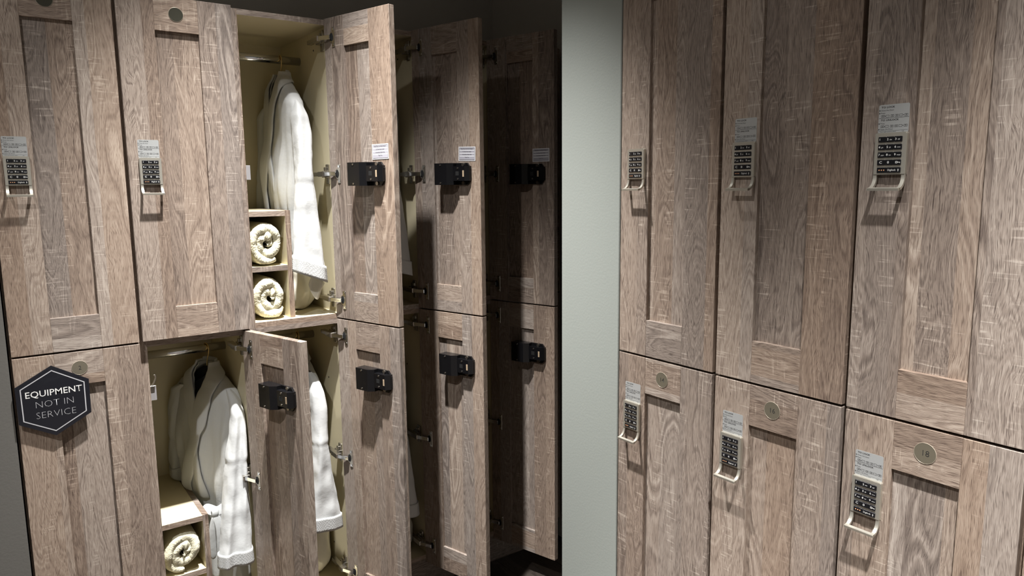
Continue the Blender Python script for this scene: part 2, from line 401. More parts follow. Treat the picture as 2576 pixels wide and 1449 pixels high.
def sticker_text():
    if 'stx' in CACHE: return CACHE['stx']
    bm = bmesh.new(); W = 0.052; y = -0.0004
    text_bm(bm, [('TO LOCK', 0.0040, 0.0042, 0.0440, 'LEFT', 0.028, 1.3), ('Close the Door', 0.0033, 0.0036, 0.0388, 'LEFT', 0, 1.05),
                 ('Press', 0.0033, 0.0036, 0.0342, 'LEFT', 0, 1.05), ('TO UNLOCK', 0.0040, 0.0042, 0.0222, 'LEFT', 0.028, 1.3),
                 ('Press', 0.0033, 0.0036, 0.0166, 'LEFT', 0, 1.05), ('Open the Door', 0.0033, 0.0036, 0.0068, 'LEFT', 0, 1.05),
                 ('If you need assistance, please', 0.0022, 0.0040, 0.0024, 'LEFT', 0, 1.05), ('help', 0.0022, 0.041, 0.0024, 'LEFT', 0, 1.05)], y=y)
    for zc in (0.0388, 0.0342, 0.0166, 0.0068):
        bm.faces.new([bm.verts.new(p) for p in ((0.0008, y, zc+0.0015), (0.0008, y, zc-0.0015), (0.0030, y, zc))])
    for zc in (0.0292, 0.0116):
        for i, xx in enumerate((0.0046, 0.0124, 0.0206, 0.0282, 0.0352, 0.0440)):
            frame_rect(bm, xx, xx+0.0058, zc-0.0019, zc+0.0019, 0.00045, y)
            if i in (0, 2, 3, 5): frame_rect(bm, xx+0.0019, xx+0.0040, zc-0.0009, zc+0.0010, 0.00045, y)
        for xx in (0.0110, 0.0422): rect(bm, xx-0.0006, xx+0.0010, zc-0.0003, zc+0.0003, y); rect(bm, xx-0.0001, xx+0.0005, zc-0.0008, zc+0.0008, y)
    rect(bm, 0.0004, W-0.0004, 0.0254, 0.0259, y); rect(bm, 0.0010, W-0.0010, 0.0040, 0.0043, y)
    CACHE['stx'] = flat_mesh('lettering', bm, 'print_black'); return CACHE['stx']
def add_sticker(L, x, z, rot=0.0):
    me = cached('instruction_sticker', lambda bm: poly_prism(bm, rounded(0.052, 0.0485, 0.003), 'y', -0.0003, 0.0001), 'film')
    s = obj('instruction_sticker', me, L, (x, -DT, z), (0, rot, 0)); obj('lettering', sticker_text(), s); return s
def add_disc(L, x, z, txt=None, dark=False):
    me = cached('number_plate', lambda bm: cyl(bm, (0, 0), 0.0182, -0.0006, 0.0, 'y', 40), 'disc')
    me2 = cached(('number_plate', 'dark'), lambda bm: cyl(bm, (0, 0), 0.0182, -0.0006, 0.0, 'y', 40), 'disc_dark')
    def ring(bm):
        n = 40; R = [[bm.verts.new((r*cos(2*pi*i/n), y, r*sin(2*pi*i/n))) for i in range(n)] for r, y in ((0.0181, -0.0006), (0.0183, -0.0009), (0.0188, -0.0007), (0.0189, 0.0))]
        for A, B in zip(R, R[1:]):
            for i in range(n): bm.faces.new((A[i], A[(i+1) % n], B[(i+1) % n], B[i]))
    d = obj('number_plate', me2 if dark else me, L, (x, -DT, z)); obj('rim', cached('rim', ring, 'disc_rim'), d)
    if txt:
        bm = bmesh.new(); text_bm(bm, [(txt, 0.0150, 0.0004, -0.0002, 'CENTER', -0.010, 0.98)], y=-0.0008)
        obj('numeral', flat_mesh('numeral', bm, 'print_black'), d)
    return d

# --- parts of the open lockers
def lock_box_mesh():
    def b(bm):
        poly_prism(bm, [(0, 0), (0, 0.035), (-0.053, 0.035), (-0.070, 0.021), (-0.070, 0)][::-1], 'z', 0, 0.069)
        poly_prism(bm, [(-0.066, 0), (-0.066, 0.022), (-0.118, 0.022), (-0.1285, 0.010), (-0.1285, 0)][::-1], 'z', 0.0125, 0.0585)
        fl = [(-0.066, 0), (-0.116, 0), (-0.1295, 0.016), (-0.1295, 0.052), (-0.116, 0.069), (-0.066, 0.069)]
        A = poly_prism(bm, fl, 'y', 0.0, 0.006)
    return cached('lock_box', b, 'black')
def add_lock(L, d, z):
    lb = door_part(L, d, 'lock_box', lock_box_mesh(), -0.126, 0, z)
    sc = cached('screw', lambda bm: (cyl(bm, (0, 0), 0.0028, -0.0002, 0.0014, 'y', 12)), 'nickel')
    big = cached('flange_screw', lambda bm: (cyl(bm, (0, 0), 0.0055, -0.0002, 0.0035, 'y', 14), box(bm, -0.0045, 0.0045, 0.0034, 0.0040, -0.0007, 0.0007)), 'nickel')
    for x, y, zz in ((-0.026, 0.035, 0.006), (-0.026, 0.035, 0.063), (-0.090, 0.022, 0.0185), (-0.090, 0.022, 0.0525)): obj('screw', sc, lb, (x, y, zz))
    for zz in (0.0062, 0.0638): obj('flange_screw', big, lb, (-0.100, 0.006, zz))
    obj('slot', cached('slot', lambda bm: box(bm, -0.116, -0.1095, 0.0215, 0.0225, 0.025, 0.045, 0.0003), 'slot'), lb, (0, 0, 0), None, 'tan slot in the lock box')
    obj('catch_recess', cached('catch_recess', lambda bm: box(bm, -0.094, -0.080, 0.0215, 0.0224, 0.029, 0.042, 0.0004), 'hole'), lb)
def add_notice(L, d, z, tilt=0.0):
    def b(bm):
        n = 8
        A = [[bm.verts.new((-0.071*i/n, 0.0004, zz)) for i in range(n+1)] for zz in (0, 0.0445)]
        for i in range(n): bm.faces.new((A[0][i], A[0][i+1], A[1][i+1], A[1][i]))
    nt = door_part(L, d, 'paper_notice', cached('paper_notice', b, 'paper'), -0.2015, 0.0006, z)
    nt.rotation_euler.y = tilt
    if 'ntx' not in CACHE:
        bm = bmesh.new()
        text_bm(bm, [('Please Return the Robe & Slippers', 0.0044, 0, 0.0378, 'CENTER', 0.006, 0.84), ('To Their Own Locker', 0.0046, 0, 0.0288, 'CENTER', 0.006, 0.88),
                     ('At the End of Each Visit', 0.0046, 0, 0.0200, 'CENTER', 0.006, 0.88), ('Thank You', 0.0044, 0, 0.0110, 'CENTER', 0.004, 0.9)])
        frame_rect(bm, -0.0325, 0.0325, 0.0030, 0.0415, 0.0008)
        for v in bm.verts: v.co = Vector((-0.0355-v.co.x, 0.00075, v.co.z))
        CACHE['ntx'] = flat_mesh('lettering', bm, 'print_black')
        bm = bmesh.new()
        for z0, z1 in ((0.0350, 0.0404), (0.0262, 0.0315), (0.0174, 0.0226), (0.0040, 0.0138)):
            f = rect(bm, -0.0310, 0.0310, z0, z1)
        for v in bm.verts: v.co = Vector((-0.0355-v.co.x, 0.00055, v.co.z))
        CACHE['nbd'] = flat_mesh('printed_band', bm, 'band_grey')
    obj('printed_band', CACHE['nbd'], nt); obj('lettering', CACHE['ntx'], nt)
def hinge_meshes():
    def arm(bm):
        box(bm, -0.029, -0.013, 0.046, 0.094, -0.0065, 0.0065, 0.0012)
        box(bm, -0.0310, -0.011, 0.004, 0.050, -0.0078, 0.0078, 0.0008)
    def wing(bm):
        box(bm, -0.0135, 0.0, 0.024, 0.062, -0.010, 0.010, 0.0008)
        box(bm, -0.0060, 0.0, 0.026, 0.047, -0.031, 0.031, 0.0014)
        for z in (-0.022, 0.022): cyl(bm, (0.0395, z), 0.0045, -0.0062, -0.003, 'x', 12)
        box(bm, -0.0125, 0.0, 0.032, 0.047, 0.011, 0.022, 0.001)
    return cached('hinge', arm, 'nickel'), cached('mounting_plate', wing, 'nickel')
def add_hinge(L, d, z, w=PITCHW):
    ha, hw = hinge_meshes()
    h = obj('hinge', ha, L, (w-T-0.001, 0, z))
    obj('mounting_plate', hw, h, (0.001, 0, 0))
    a = d.rotation_euler.z
    def dp(t, y):  # door coordinates -> hinge frame
        return Vector((d.location.x - t*cos(a) - y*sin(a) - (w-T-0.001), d.location.y - t*sin(a) + y*cos(a), 0))
    def cup(bm):
        pts = []
        box(bm, -0.0505, -0.0365, 0, 0.0016, -0.029, 0.029, 0.0006)
        n = 16
        o = [(-0.0365+0.010*sin(pi*k/n), -0.016*cos(pi*k/n)) for k in range(n+1)]
        poly_prism(bm, o, 'y', 0.0, 0.0014)
    cp = obj('cup_plate', cached('cup_plate', cup, 'nickel'), h, dp(0, 0), a)
    obj('cup_hole', cached('cup_hole', lambda bm: poly_prism(bm, [(p[0]-0.036, p[1]) for p in [(0.0075*cos(2*pi*k/20), 0.0125*sin(2*pi*k/20)) for k in range(20)]], 'y', 0.0012, 0.0020), 'hole'), h, dp(0, 0), a)
    sc = cached('cup_screw', lambda bm: cyl(bm, (0, 0), 0.0035, 0.001, 0.0028, 'y', 12), 'chrome')
    for zz in (-0.0225, 0.0225): q = dp(0.0445, 0.0); obj('cup_screw', sc, h, (q.x, q.y, zz), a)
    p0 = Vector((-0.0265, 0.012, 0)); p1 = dp(0.036, 0.005)
    dv = p1-p0; ln = dv.length
    key = ('link', round(ln, 4))
    obj('link', cached(key, lambda bm: box(bm, 0, ln, -0.004, 0.004, -0.0065, 0.0065, 0.0012), 'chrome'), h, p0, math.atan2(dv.y, dv.x))
H_UPP = [z + 0.4205 for z in (0.451, 0.041, -0.357)]
H_LOW = [z + 1.351 for z in (-0.475, -0.885, -1.288)]
def screw_hole(L, y, z):
    obj('screw_hole', cached('screw_hole', lambda bm: cyl(bm, (0, 0), 0.0032, -0.0004, 0.0002, 'x', 12), 'hole'), L, (PITCHW-T, y, z))

def make_locker(loc, rot, upper, label, group, state, w=PITCHW):
    """state: dict(open, keypad, sticker, number, notice, dark, fittings)"""
    h = H_UP if upper else H_LO
    L = empty('locker', loc, rot); tag(L, label, 'locker', group)
    obj('side_panel', panel_mesh('side_panel', h), L); obj('side_panel', panel_mesh('side_panel', h), L, (w-T, 0, 0))
    obj('top_panel', panel_mesh('top_panel', h, w), L, (0, 0, h)); obj('bottom_panel', panel_mesh('bottom_panel', h, w), L); obj('back_panel', panel_mesh('back_panel', h, w), L)
    dh = 0.926 if upper else 0.941
    dz = (1.0432-Z_UP) if upper else (0.0972-Z_LO)
    dw = DW + (w-PITCHW)
    if state.get('open') is not None:
        ang, hx = state['open']
        d = add_door(L, dh, dz, radians(ang), hx, 0.0, dw)
        for z in (H_UPP if upper else H_LOW): add_hinge(L, d, z, w)
        add_lock(L, d, (0.0035+0.4205 if upper else -0.6265+1.351) - dz)
        if state.get('notice') is not None: add_notice(L, d, 0.0795+0.4205-dz, state['notice'])
    else:
        d = add_door(L, dh, dz, 0.0, 0.0045+dw, 0.0, dw)
        dl = 0.0045
        kz = (0.0832+0.4205) if upper else (-0.5415+1.351)
        if state.get('keypad', True): add_keypad(L, dl+state.get('kx', 0.0265), kz)
        if state.get('sticker', True): add_sticker(L, dl+state.get('kx', 0.0265)+0.0005, kz-0.0005, state.get('srot', 0.0))
        add_disc(L, dl+0.1450, (0.4655+0.4205) if upper else (-0.4655+1.351), state.get('number'), state.get('dark', False))
    if state.get('fittings'):
        rod = cached('clothes_rail', lambda bm: (cyl(bm, (0.249, 0.0), 0.0130, T, w-T, 'x', 24)), 'chrome')
        obj('clothes_rail', rod, L, (0, 0, 0.8385))
        zs = ((0.3505, 0.1825) if upper else (0.3745, 0.2060))
        def sh(bm):
            fs = box(bm, T, 0.1311, 0.0225, DEPTH-0.008, -T, 0); fs[2].material_index = 1
        for z in zs: obj('shelf', cached('shelf', sh, ['cream', 'wood_h']), L, (0, 0, z))
        def dv(bm):
            fs = box(bm, 0.1312, 0.1472, 0.0222, DEPTH-0.008, T, zs[0]+0.0008); fs[2].material_index = 1; fs[5].material_index = 1
        obj('divider', cached(('divider', upper), dv, ['cream', 'wood_v']), L)
        z0 = 0.4445 if upper else 0.7545
        def strike(bm):
            box(bm, T, 0.0335, 0.018, 0.0205, 0, 0.0425, 0.0006); box(bm, T, 0.0185, 0.018, 0.040, 0, 0.0425, 0.0004)
        obj('strike_plate', cached('strike_plate', strike, 'bracket'), L, (0, 0, z0))
        for y, z in ((0.118, 0.855 if upper else 0.708), (0.14, 0.10)): screw_hole(L, y, z)
    if state.get('hook'):
        def hk(bm):
            tube(bm, [(T, 0.017, 0.792), (0.021, 0.017, 0.797), (0.028, 0.016, 0.806), (0.0325, 0.015, 0.818), (0.0335, 0.0145, 0.824), (0.0315, 0.014, 0.829), (0.0285, 0.014, 0.828)], [0.0028]*5+[0.0034, 0.0030], 8)
            box(bm, T, 0.0305, 0.012, 0.0205, 0.7955, 0.7985, 0.0006)
        obj('coat_hook', cached('coat_hook', hk, 'nickel'), L)
    return L
def A_loc(i, up): return (C0 + PITCHW*i, YC, Z_UP if up else Z_LO)
def B_loc(i, up): return (XB, YB0 - PB*i, Z_UP if up else Z_LO)
OP = (106.0, 0.2745)
GA, GB = 'lockers of the left bank', 'lockers of the right bank'
make_locker(A_loc(0, 1), 0, True, 'closed upper wood-grain locker above the black hexagon sign, keypad at its left edge', GA, dict(dark=True))
make_locker(A_loc(0, 0), 0, False, 'closed lower wood-grain locker numbered 2, carrying the black hexagon sign', GA, dict(number='2', keypad=False, sticker=False))
make_locker(A_loc(1, 1), 0, True, 'closed upper wood-grain locker with keypad, above the open locker with a coat hook', GA, dict(dark=True, kx=0.0255))
make_locker(A_loc(1, 0), 0, False, 'open lower wood-grain locker with a coat hook and one visible towel roll', GA, dict(open=OP, fittings=True, hook=True))
make_locker(A_loc(2, 1), 0, True, 'brightly lit open upper wood-grain locker with two visible towel rolls and a robe', GA, dict(open=OP, fittings=True, notice=0.012))
make_locker(A_loc(2, 0), 0, False, 'open lower wood-grain locker directly under the one with two visible towel rolls', GA, dict(open=OP, fittings=True))
make_locker(A_loc(3, 1), 0, True, 'open upper wood-grain locker, fourth column from the left, half shaded door with a tilted notice', GA, dict(open=OP, fittings=True, notice=-0.03))
make_locker(A_loc(3, 0), 0, False, 'open lower wood-grain locker, fourth column from the left, white bundle on its floor', GA, dict(open=OP, fittings=True))
make_locker(A_loc(4, 1), 0, True, 'farthest open upper wood-grain locker, deep in shade, notice above its lock box', GA, dict(open=OP, fittings=True, notice=0.0))
make_locker(A_loc(4, 0), 0, False, 'farthest open lower wood-grain locker, its door ending beside the grey wall', GA, dict(open=OP, fittings=True))
make_locker(A_loc(5, 1), 0, True, 'closed upper locker in the dark end corner, a sliver behind the farthest open door', GA, dict(dark=True, keypad=False, sticker=False))
make_locker(A_loc(5, 0), 0, False, 'closed lower locker in the dark end corner, a sliver behind the farthest open door', GA, dict(dark=True, keypad=False, sticker=False))
RB = -pi/2
make_locker(B_loc(0, 1), RB, True, 'closed upper wood-grain locker beside the grey wall, keypad without instruction sticker', GB, dict(dark=True, sticker=False, kx=0.0275), PB)
make_locker(B_loc(0, 0), RB, False, 'closed lower wood-grain locker numbered 14, beside the grey wall', GB, dict(number='14', kx=0.0235), PB)
make_locker(B_loc(1, 1), RB, True, 'closed upper wood-grain locker above number 16, between two other upper doors with keypads', GB, dict(dark=True, kx=0.0305), PB)
make_locker(B_loc(1, 0), RB, False, 'closed lower wood-grain locker numbered 16, between the doors 14 and 18', GB, dict(number='16', kx=0.0230), PB)
make_locker(B_loc(2, 1), RB, True, 'closed upper wood-grain locker above number 18, dimly lit, largest keypad of the upper row', GB, dict(dark=True, kx=0.0285), PB)
make_locker(B_loc(2, 0), RB, False, 'closed lower wood-grain locker numbered 18, widest bronze disc of the numbered doors', GB, dict(number='18', kx=0.0232), PB)
make_locker(B_loc(3, 1), RB, True, 'nearest closed upper locker cut off by the right edge of the frame', GB, dict(dark=True), PB)
make_locker(B_loc(3, 0), RB, False, 'nearest closed lower locker cut off by the right edge of the frame', GB, dict(), PB)

# ------------------------------------------------------------------ hexagon sign
def hex_sign():
    k = 2.1625/2.143
    V = [(x*k, z*k + CAM_Z) for x, z in ((.097, -.443), (.177, -.491), (.176, -.581), (.094, -.627), (.017, -.584), (.016, -.489))]
    cx, cz = sum(v[0] for v in V)/6, sum(v[1] for v in V)/6
    P = [(x-cx, z-cz) for x, z in V]
    bm = bmesh.new(); poly_prism(bm, P, 'y', -0.002, 0.001)
    s = obj('hexagon_sign', mesh_of('hexagon_sign', bm, 'acrylic'), None, (cx, 2.1625, cz))
    tag(s, 'black hexagonal sign reading EQUIPMENT NOT IN SERVICE on locker 2', 'sign')
    bm = bmesh.new(); y = -0.0023
    for i in range(6):
        a, b = P[i], P[(i+1) % 6]
        bm.faces.new([bm.verts.new((p[0]*f, y, p[1]*f)) for p, f in ((a, .875), (b, .875), (b, .845), (a, .845))])
    obj('border_line', flat_mesh('border_line', bm, 'print_grey'), s)
    bm = bmesh.new()
    text_bm(bm, [('EQUIPMENT', 0.0232, 0.0015, 0.0235, 'CENTER', 0.004, 1.0)], y=y)
    obj('lettering', flat_mesh('lettering', bm, 'print_white'), s)
    bm = bmesh.new()
    text_bm(bm, [('NOT IN', 0.0250, 0.0015, -0.0050, 'CENTER', -0.028, 1.0), ('SERVICE', 0.0250, 0.0025, -0.0335, 'CENTER', -0.028, 1.0)], y=y)
    obj('lettering', flat_mesh('lettering', bm, 'print_grey'), s)
    obj('foam_pad', mesh_of('foam_pad', (lambda b: (box(b, -0.03, -0.012, 0.001, 0.0113, -0.02, 0.02), b)[1])(bmesh.new()), 'print_grey'), s)
hex_sign()

# ------------------------------------------------------------------ hangers and robes
def lerp_table(t, x):
    if x <= t[0][0]: return t[0][1:]
    for a, b in zip(t, t[1:]):
        if x <= b[0]:
            f = (x-a[0])/(b[0]-a[0]); f = f*f*(3-2*f)*0.5 + f*0.5
            return [p+(q-p)*f for p, q in zip(a[1:], b[1:])]
    return t[-1][1:]
def grid_mesh(name, rows, mat, closed=False, smooth=True, solid=0.0, uv=False, cap=False, sub=1):
    bm = bmesh.new(); V = [[bm.verts.new(p) for p in r] for r in rows]
    uvl = bm.loops.layers.uv.new('UVMap') if uv else None
    m = len(rows[0])
    for i in range(len(rows)-1):
        for j in range(m if closed else m-1):
            f = bm.faces.new((V[i][j], V[i][(j+1) % m], V[i+1][(j+1) % m], V[i+1][j])); f.smooth = smooth
            if uv:
                for lp, (a, b) in zip(f.loops, ((j, i), (j+1, i), (j+1, i+1), (j, i+1))): lp[uvl].uv = (a/m, b/(len(rows)-1))
    if cap: bm.faces.new(V[-1])
    me = mesh_of(name, bm, mat)
    return me
def cloth_obj(name, me, parent, solid=0.003, sub=1):
    o = obj(name, me, parent)
    if solid:
        s = o.modifiers.new('thickness', 'SOLIDIFY'); s.thickness = solid; s.offset = 0
    if sub:
        s = o.modifiers.new('smooth', 'SUBSURF'); s.levels = sub; s.render_levels = sub
    return o

def make_hanger(base, hx, upper, ang, label):
    """base: world position of the locker; hanger hooked over its rail at local x = hx"""
    top = 0.8385
    H = empty('clothes_hanger', (base[0]+hx, base[1]+0.249, base[2]+top)); tag(H, label, 'hanger', 'hangers in the open lockers')
    H.rotation_euler = (0, 0, ang)     # hanger axis = local y (near end = -y)
    def wire(bm):
        p = [(0, 0.0150*cos(radians(a)), 0.0150*sin(radians(a))) for a in range(-20, 200, 20)]
        p += [(0, -0.0150, -0.006), (0, -0.0115, -0.020), (0, -0.004, -0.036), (0, 0, -0.048), (0, 0, -0.074)]
        tube(bm, p, 0.0017, 8)
    obj('hook', cached('hook', wire, 'gold'), H, label='gold wire hook')
    def arm(bm):
        prof = [(0.0, -0.070, 0.010), (0.02, -0.078, 0.016), (0.05, -0.094, 0.017), (0.10, -0.120, 0.015), (0.15, -0.146, 0.013), (0.172, -0.160, 0.009)]
        for sgn in (-1, 1):
            rows = []
            for y, z, r in prof:
                rows.append([bm.verts.new((0.0035*cx, sgn*y, z + r*cz)) for cx, cz in ((-1, -1), (1, -1), (1, .9), (0, 1), (-1, .9))])
            for A, B in zip(rows, rows[1:]):
                for k in range(5): bm.faces.new((A[k], A[(k+1) % 5], B[(k+1) % 5], B[k]))
            bm.faces.new(rows[-1])
    obj('hanger_body', cached('hanger_body', arm, 'velvet'), H, label='black velvet hanger body')
    return H

def make_robe(base, P, label):
    hx, ang = P['hx'], P['ang']
    ca, sa = cos(ang), sin(ang)
    sd = P.get('seed', 1.0)
    ztop = P.get('ztop', 0.782)
    shelf_z = P['shelf']
    R = empty('bathrobe', base); tag(R, label, 'bathrobe', 'white robes in the open lockers')
    def clampp(v):
        x, y, z = v
        x = min(max(x, 0.022), 0.2815); y = min(max(y, P.get('ymin', -0.03)), 0.425)
        f = min(max((shelf_z+0.012 - z)/0.02, 0), 1)
        if y > 0.015 and f > 0: x = x*(1-f) + max(x, 0.151)*f
        z = max(z, 0.022)
        return Vector((x, y, z))
    def loc(a, b, z):   # a: along hanger (+ = near), b: towards the robe's front, z local
        ax, ay = sa, -ca          # near end direction (ang rotates the near end to +x)
        bx, by = -ca, -sa         # robe front looks to -x
        return Vector((hx + a*ax + b*bx, 0.249 + a*ay + b*by, z))
    WT = P.get('wt') or [(-0.02, .026), (0, .032), (.015, .056), (.043, .106), (.071, .150), (.095, .178), (.13, .184), (.2, .172), (.45, .150), (.8, .150)]
    tf = P.get('tf', 1.0)
    TF = [(-0.02, .018), (0, .020), (.05, .020+.012*tf), (.10, .022+.024*tf), (.2, .070*tf), (.35, .080*tf), (.8, .080*tf)]
    TB = [(-0.02, .018), (0, .020), (.05, .026), (.10, .032), (.2, .040), (.35, .046), (.8, .050)]
    GT = P.get('gt') or [(-0.02, 1.2), (0, 1.0), (.02, .45), (.045, .17), (.08, .06), (.15, .02), (.24, -.02), (.33, -.10), (.42, -.2), (.8, -.25)]
    TT = TF
    def surf(s, d, off=0.0):
        w = lerp_table(WT, d)[0]; g = lerp_table(GT, d)[0]
        th = s*(pi-g)
        sn, cs = sin(th), cos(th)
        t = lerp_table(TB if cs > 0 else TF, d)[0]
        fold = 1.0
        amp = min(max((d-0.07)/0.2, 0), 1)
        fold += amp*(0.13*sin(9*th+sd*3+2.2*sin(d*6+sd)) + 0.09*sin(17*th+sd*5+d*9))
        e = 0.66
        a = w*math.copysign(abs(sn)**e, sn)*(1+off/w)
        b = -t*math.copysign(abs(cs)**e, cs)*fold*(1+off/t)
        b += P.get('lean', 0.0)*max(d-0.05, 0)
        if s > 0.6: b += 0.004*(s-0.6)/0.4*min(max(d/0.3, 0), 1)
        nz = noise.noise(Vector((a*9+sd, b*9, d*7)))
        sh = 0.012*amp*nz
        droop = -0.35*max(abs(a)-0.16, 0)
        return loc(a+sh*0.4, b+sh, ztop - d + droop)
    Lm = P.get('length', 0.66)
    rows = []
    nd, ns = 64, 84
    for i in range(nd+1):
        d = -0.008 + (Lm+0.008)*(i/nd)**1.9
        rows.append([clampp(surf(-1+2*j/ns, d)) for j in range(ns+1)])
    cloth_obj('body', grid_mesh('body', rows, 'robe'), R, 0.003, 0)
    # collar: two lapels and the band round the back of the neck
    rows = []
    ds = [-0.014 + (P.get('lapel', 0.42)+0.014)*(k/34)**1.7 for k in range(35)]
    lw = P.get('lapw', 0.055)
    for side in (1, -1):
        rows = []
        for d in ds:
            # walk inwards from the front edge until the band is lw wide
            want = lw*(P.get('farlap', 0.8) if side < 0 else 1.0); ws = 0.0; acc = 0.0; last = surf(side, d)
            while acc < want and ws < 0.62:
                ws += 0.008; q = surf(side*(1-ws), d); acc += (q-last).length; last = q
            row = []
            for q in range(9):
                f = q/8
                o = 0.0085 + 0.004*sin(pi*f)
                row.append(clampp(surf(side*(1.015-ws*f), d, o)))
            rows.append(row)
        cloth_obj('lapel', grid_mesh('lapel', rows, 'robe'), R, 0.007, 1)
    rows = []
    for d in (-0.022, -0.012, 0.0, 0.012, 0.022):
        rows.append([clampp(surf(-0.72+1.44*j/24, max(d, -0.01), 0.005 + (0.003 if d > 0 else 0)) + Vector((0, 0, -min(d+0.01, 0)))) for j in range(25)])
    cloth_obj('collar_band', grid_mesh('collar_band', rows, 'robe'), R, 0.004, 1)
    # sleeves
    def sleeve(tab, tilt, lobes, seed, cuff_h, seam_z):
        rows = []; cuff = []; n = 48; z0, z1 = tab[0][2], tab[-1][2]
        N = 44
        for i in range(N+1):
            z = z0 + (z1-z0)*i/N
            x, y, rx, ry = lerp_table([(-r[2], r[0], r[1], r[3], r[4]) for r in tab], -z)
            f = i/N
            ridge = 0.0016*math.exp(-((z-seam_z)/0.006)**2) - 0.0025*math.exp(-((z-seam_z+0.012)/0.006)**2)
            row = []
            for j in range(n):
                th = 2*pi*j/n
                c, s = cos(th), sin(th)
                m = 1 + lobes*f*cos(2*th+0.5)*0 + 0.05*sin(3*th+seed+5*f) + 0.04*sin(5*th-seed*2+9*f)
                # crease on the camera side that splits the sleeve in two lobes
                cr = -lobes*min(f*1.6, 1)*math.exp(-((th-(1.5*pi+0.12*sin(4*f)))/0.28)**2)
                px = x + (rx+ridge)*m*math.copysign(abs(c)**0.8, c)
                py = y + (ry+ridge)*(m+cr)*math.copysign(abs(s)**0.8, s)
                nz = noise.noise(Vector((px*26+seed, py*26, z*20)))
                py += 0.0055*nz*min(f*3, 1); px += 0.003*nz; px += 0.0018*noise.noise(Vector((px*70, py*70, z*45+seed)))*min(f*3, 1)
                zz = z - tilt*(px-x)*max(0, (f-0.5)/0.5)
                row.append(clampp((px, py, zz)))
            rows.append(row)
        cloth_obj('sleeve', grid_mesh('sleeve', rows, 'robe', closed=True), R, 0.0, 1)
        x, y, z, rx, ry = tab[-1]
        rows = []
        for i in range(7):
            f = i/6; zc = z + 0.006 - (cuff_h+0.006)*f; row = []
            for j in range(n*2):
                th = pi*j/n; c, s = cos(th), sin(th)
                m = 1 + 0.05*sin(3*th+seed+5) + 0.04*sin(5*th-seed*2+9) + 0.01*sin(40*th+i)
                cr = -lobes*math.exp(-((th-(1.5*pi+0.12*sin(4)))/0.28)**2)
                px = x + (rx*(1.0+0.05*f)+0.0022)*m*math.copysign(abs(c)**0.8, c)
                py = y + (ry+0.0022)*(m+cr)*math.copysign(abs(s)**0.8, s)
                row.append(clampp((px, py, zc - tilt*(px-x))))
            rows.append(row)
        cloth_obj('cuff', grid_mesh('cuff', rows, 'cuff', closed=True, uv=True), R, 0.003, 0)
    sleeve(P['near'], P.get('tilt', 0.1), P.get('lobes', 0.2), sd, P.get('cuffh', 0.042), P['seam'])
    if P.get('far'):
        sleeve(P['far'], 0.0, 0.1, sd+2, 0.04, P['seam'])
    if P.get('belt'):
        bz, bx, by = P['belt']
        bm = bmesh.new()
        def strip(pts, wd, tilt=0.3):
            pts = [Vector(p) for p in pts]; A = []
            for i, p in enumerate(pts):
                t = (pts[min(i+1, len(pts)-1)]-pts[max(i-1, 0)]).normalized(); sdv = t.cross(Vector((0.3, -1, tilt))).normalized()*wd
                A.append((bm.verts.new(p-sdv), bm.verts.new(p+sdv)))
            for a, b in zip(A, A[1:]):
                f = bm.faces.new((a[0], a[1], b[1], b[0])); f.smooth = True
        strip([(bx-.03, by+.03, bz+.012), (bx-.012, by+.008, bz+.008), (bx, by, bz), (bx+.014, by+.004, bz-.004), (bx+.04, by+.02, bz+.002)], 0.017)
        strip([(bx-.006, by+.004, bz+.016), (bx+.004, by-.008, bz+.002), (bx-.004, by-.004, bz-.018)], 0.012)
        strip([(bx+.002, by-.003, bz-.004), (bx-.010, by-.006, bz-.05), (bx-.014, by-.002, bz-.10), (bx-.010, by+.004, bz-.16)], 0.014)
        strip([(bx, by-.002, bz-.004), (bx+.012, by-.004, bz-.05), (bx+.010, by, bz-.11), (bx+.014, by+.006, bz-.20)], 0.014)
        cloth_obj('belt', mesh_of('belt', bm, 'robe'), R, 0.004, 2)
    return R

BASE = {}
for i in range(6):
    BASE['u%d' % i] = A_loc(i, 1); BASE['l%d' % i] = A_loc(i, 0)

# robe in the bright upper locker
make_hanger(BASE['u2'], 0.219, True, radians(-4), 'black hanger with gold hook in the bright upper locker')
NEAR_U = [(.206, .125, .705, .006, .020), (.207, .105, .692, .012, .032), (.208, .088, .672, .018, .038), (.208, .070, .640, .024, .038), (.208, .054, .58, .028, .035), (.204, .042, .50, .026, .032),
          (.201, .034, .45, .026, .031), (.200, .028, .36, .034, .030), (.199, .020, .26, .044, .028), (.198, .014, .185, .051, .027)]
FAR_U = [(.208, .36, .69, .02, .026), (.208, .40, .66, .028, .026), (.206, .405, .55, .03, .018), (.20, .405, .40, .034, .018), (.195, .405, .25, .04, .018)]
make_robe(BASE['u2'], dict(hx=0.219, ang=radians(-4), seed=1.3, tf=0.58, shelf=0.3505, near=NEAR_U, far=FAR_U, tilt=0.40, lobes=0.10, seam=0.45, length=0.58, cuffh=0.045, lapel=0.46),
          'white robe in the brightly lit upper locker, sleeve hanging past the towel rolls')
LIN = []
for i in range(9):
    v = i/8; row = []
    for j in range(11):
        u = j/10
        x = .205+.045*u+.004*sin(5*v); dep = (0.012+.062*sin(pi*min(u*0.85+.15, 1))**0.8)*v
        row.append((x, .036+.006*sin(6*u+2*v), .152-.035*u-dep))
    LIN.append(row)
cloth_obj('sleeve_lining', grid_mesh('sleeve_lining', LIN, 'bag'), bpy.data.objects['bathrobe'], 0.0012, 1)
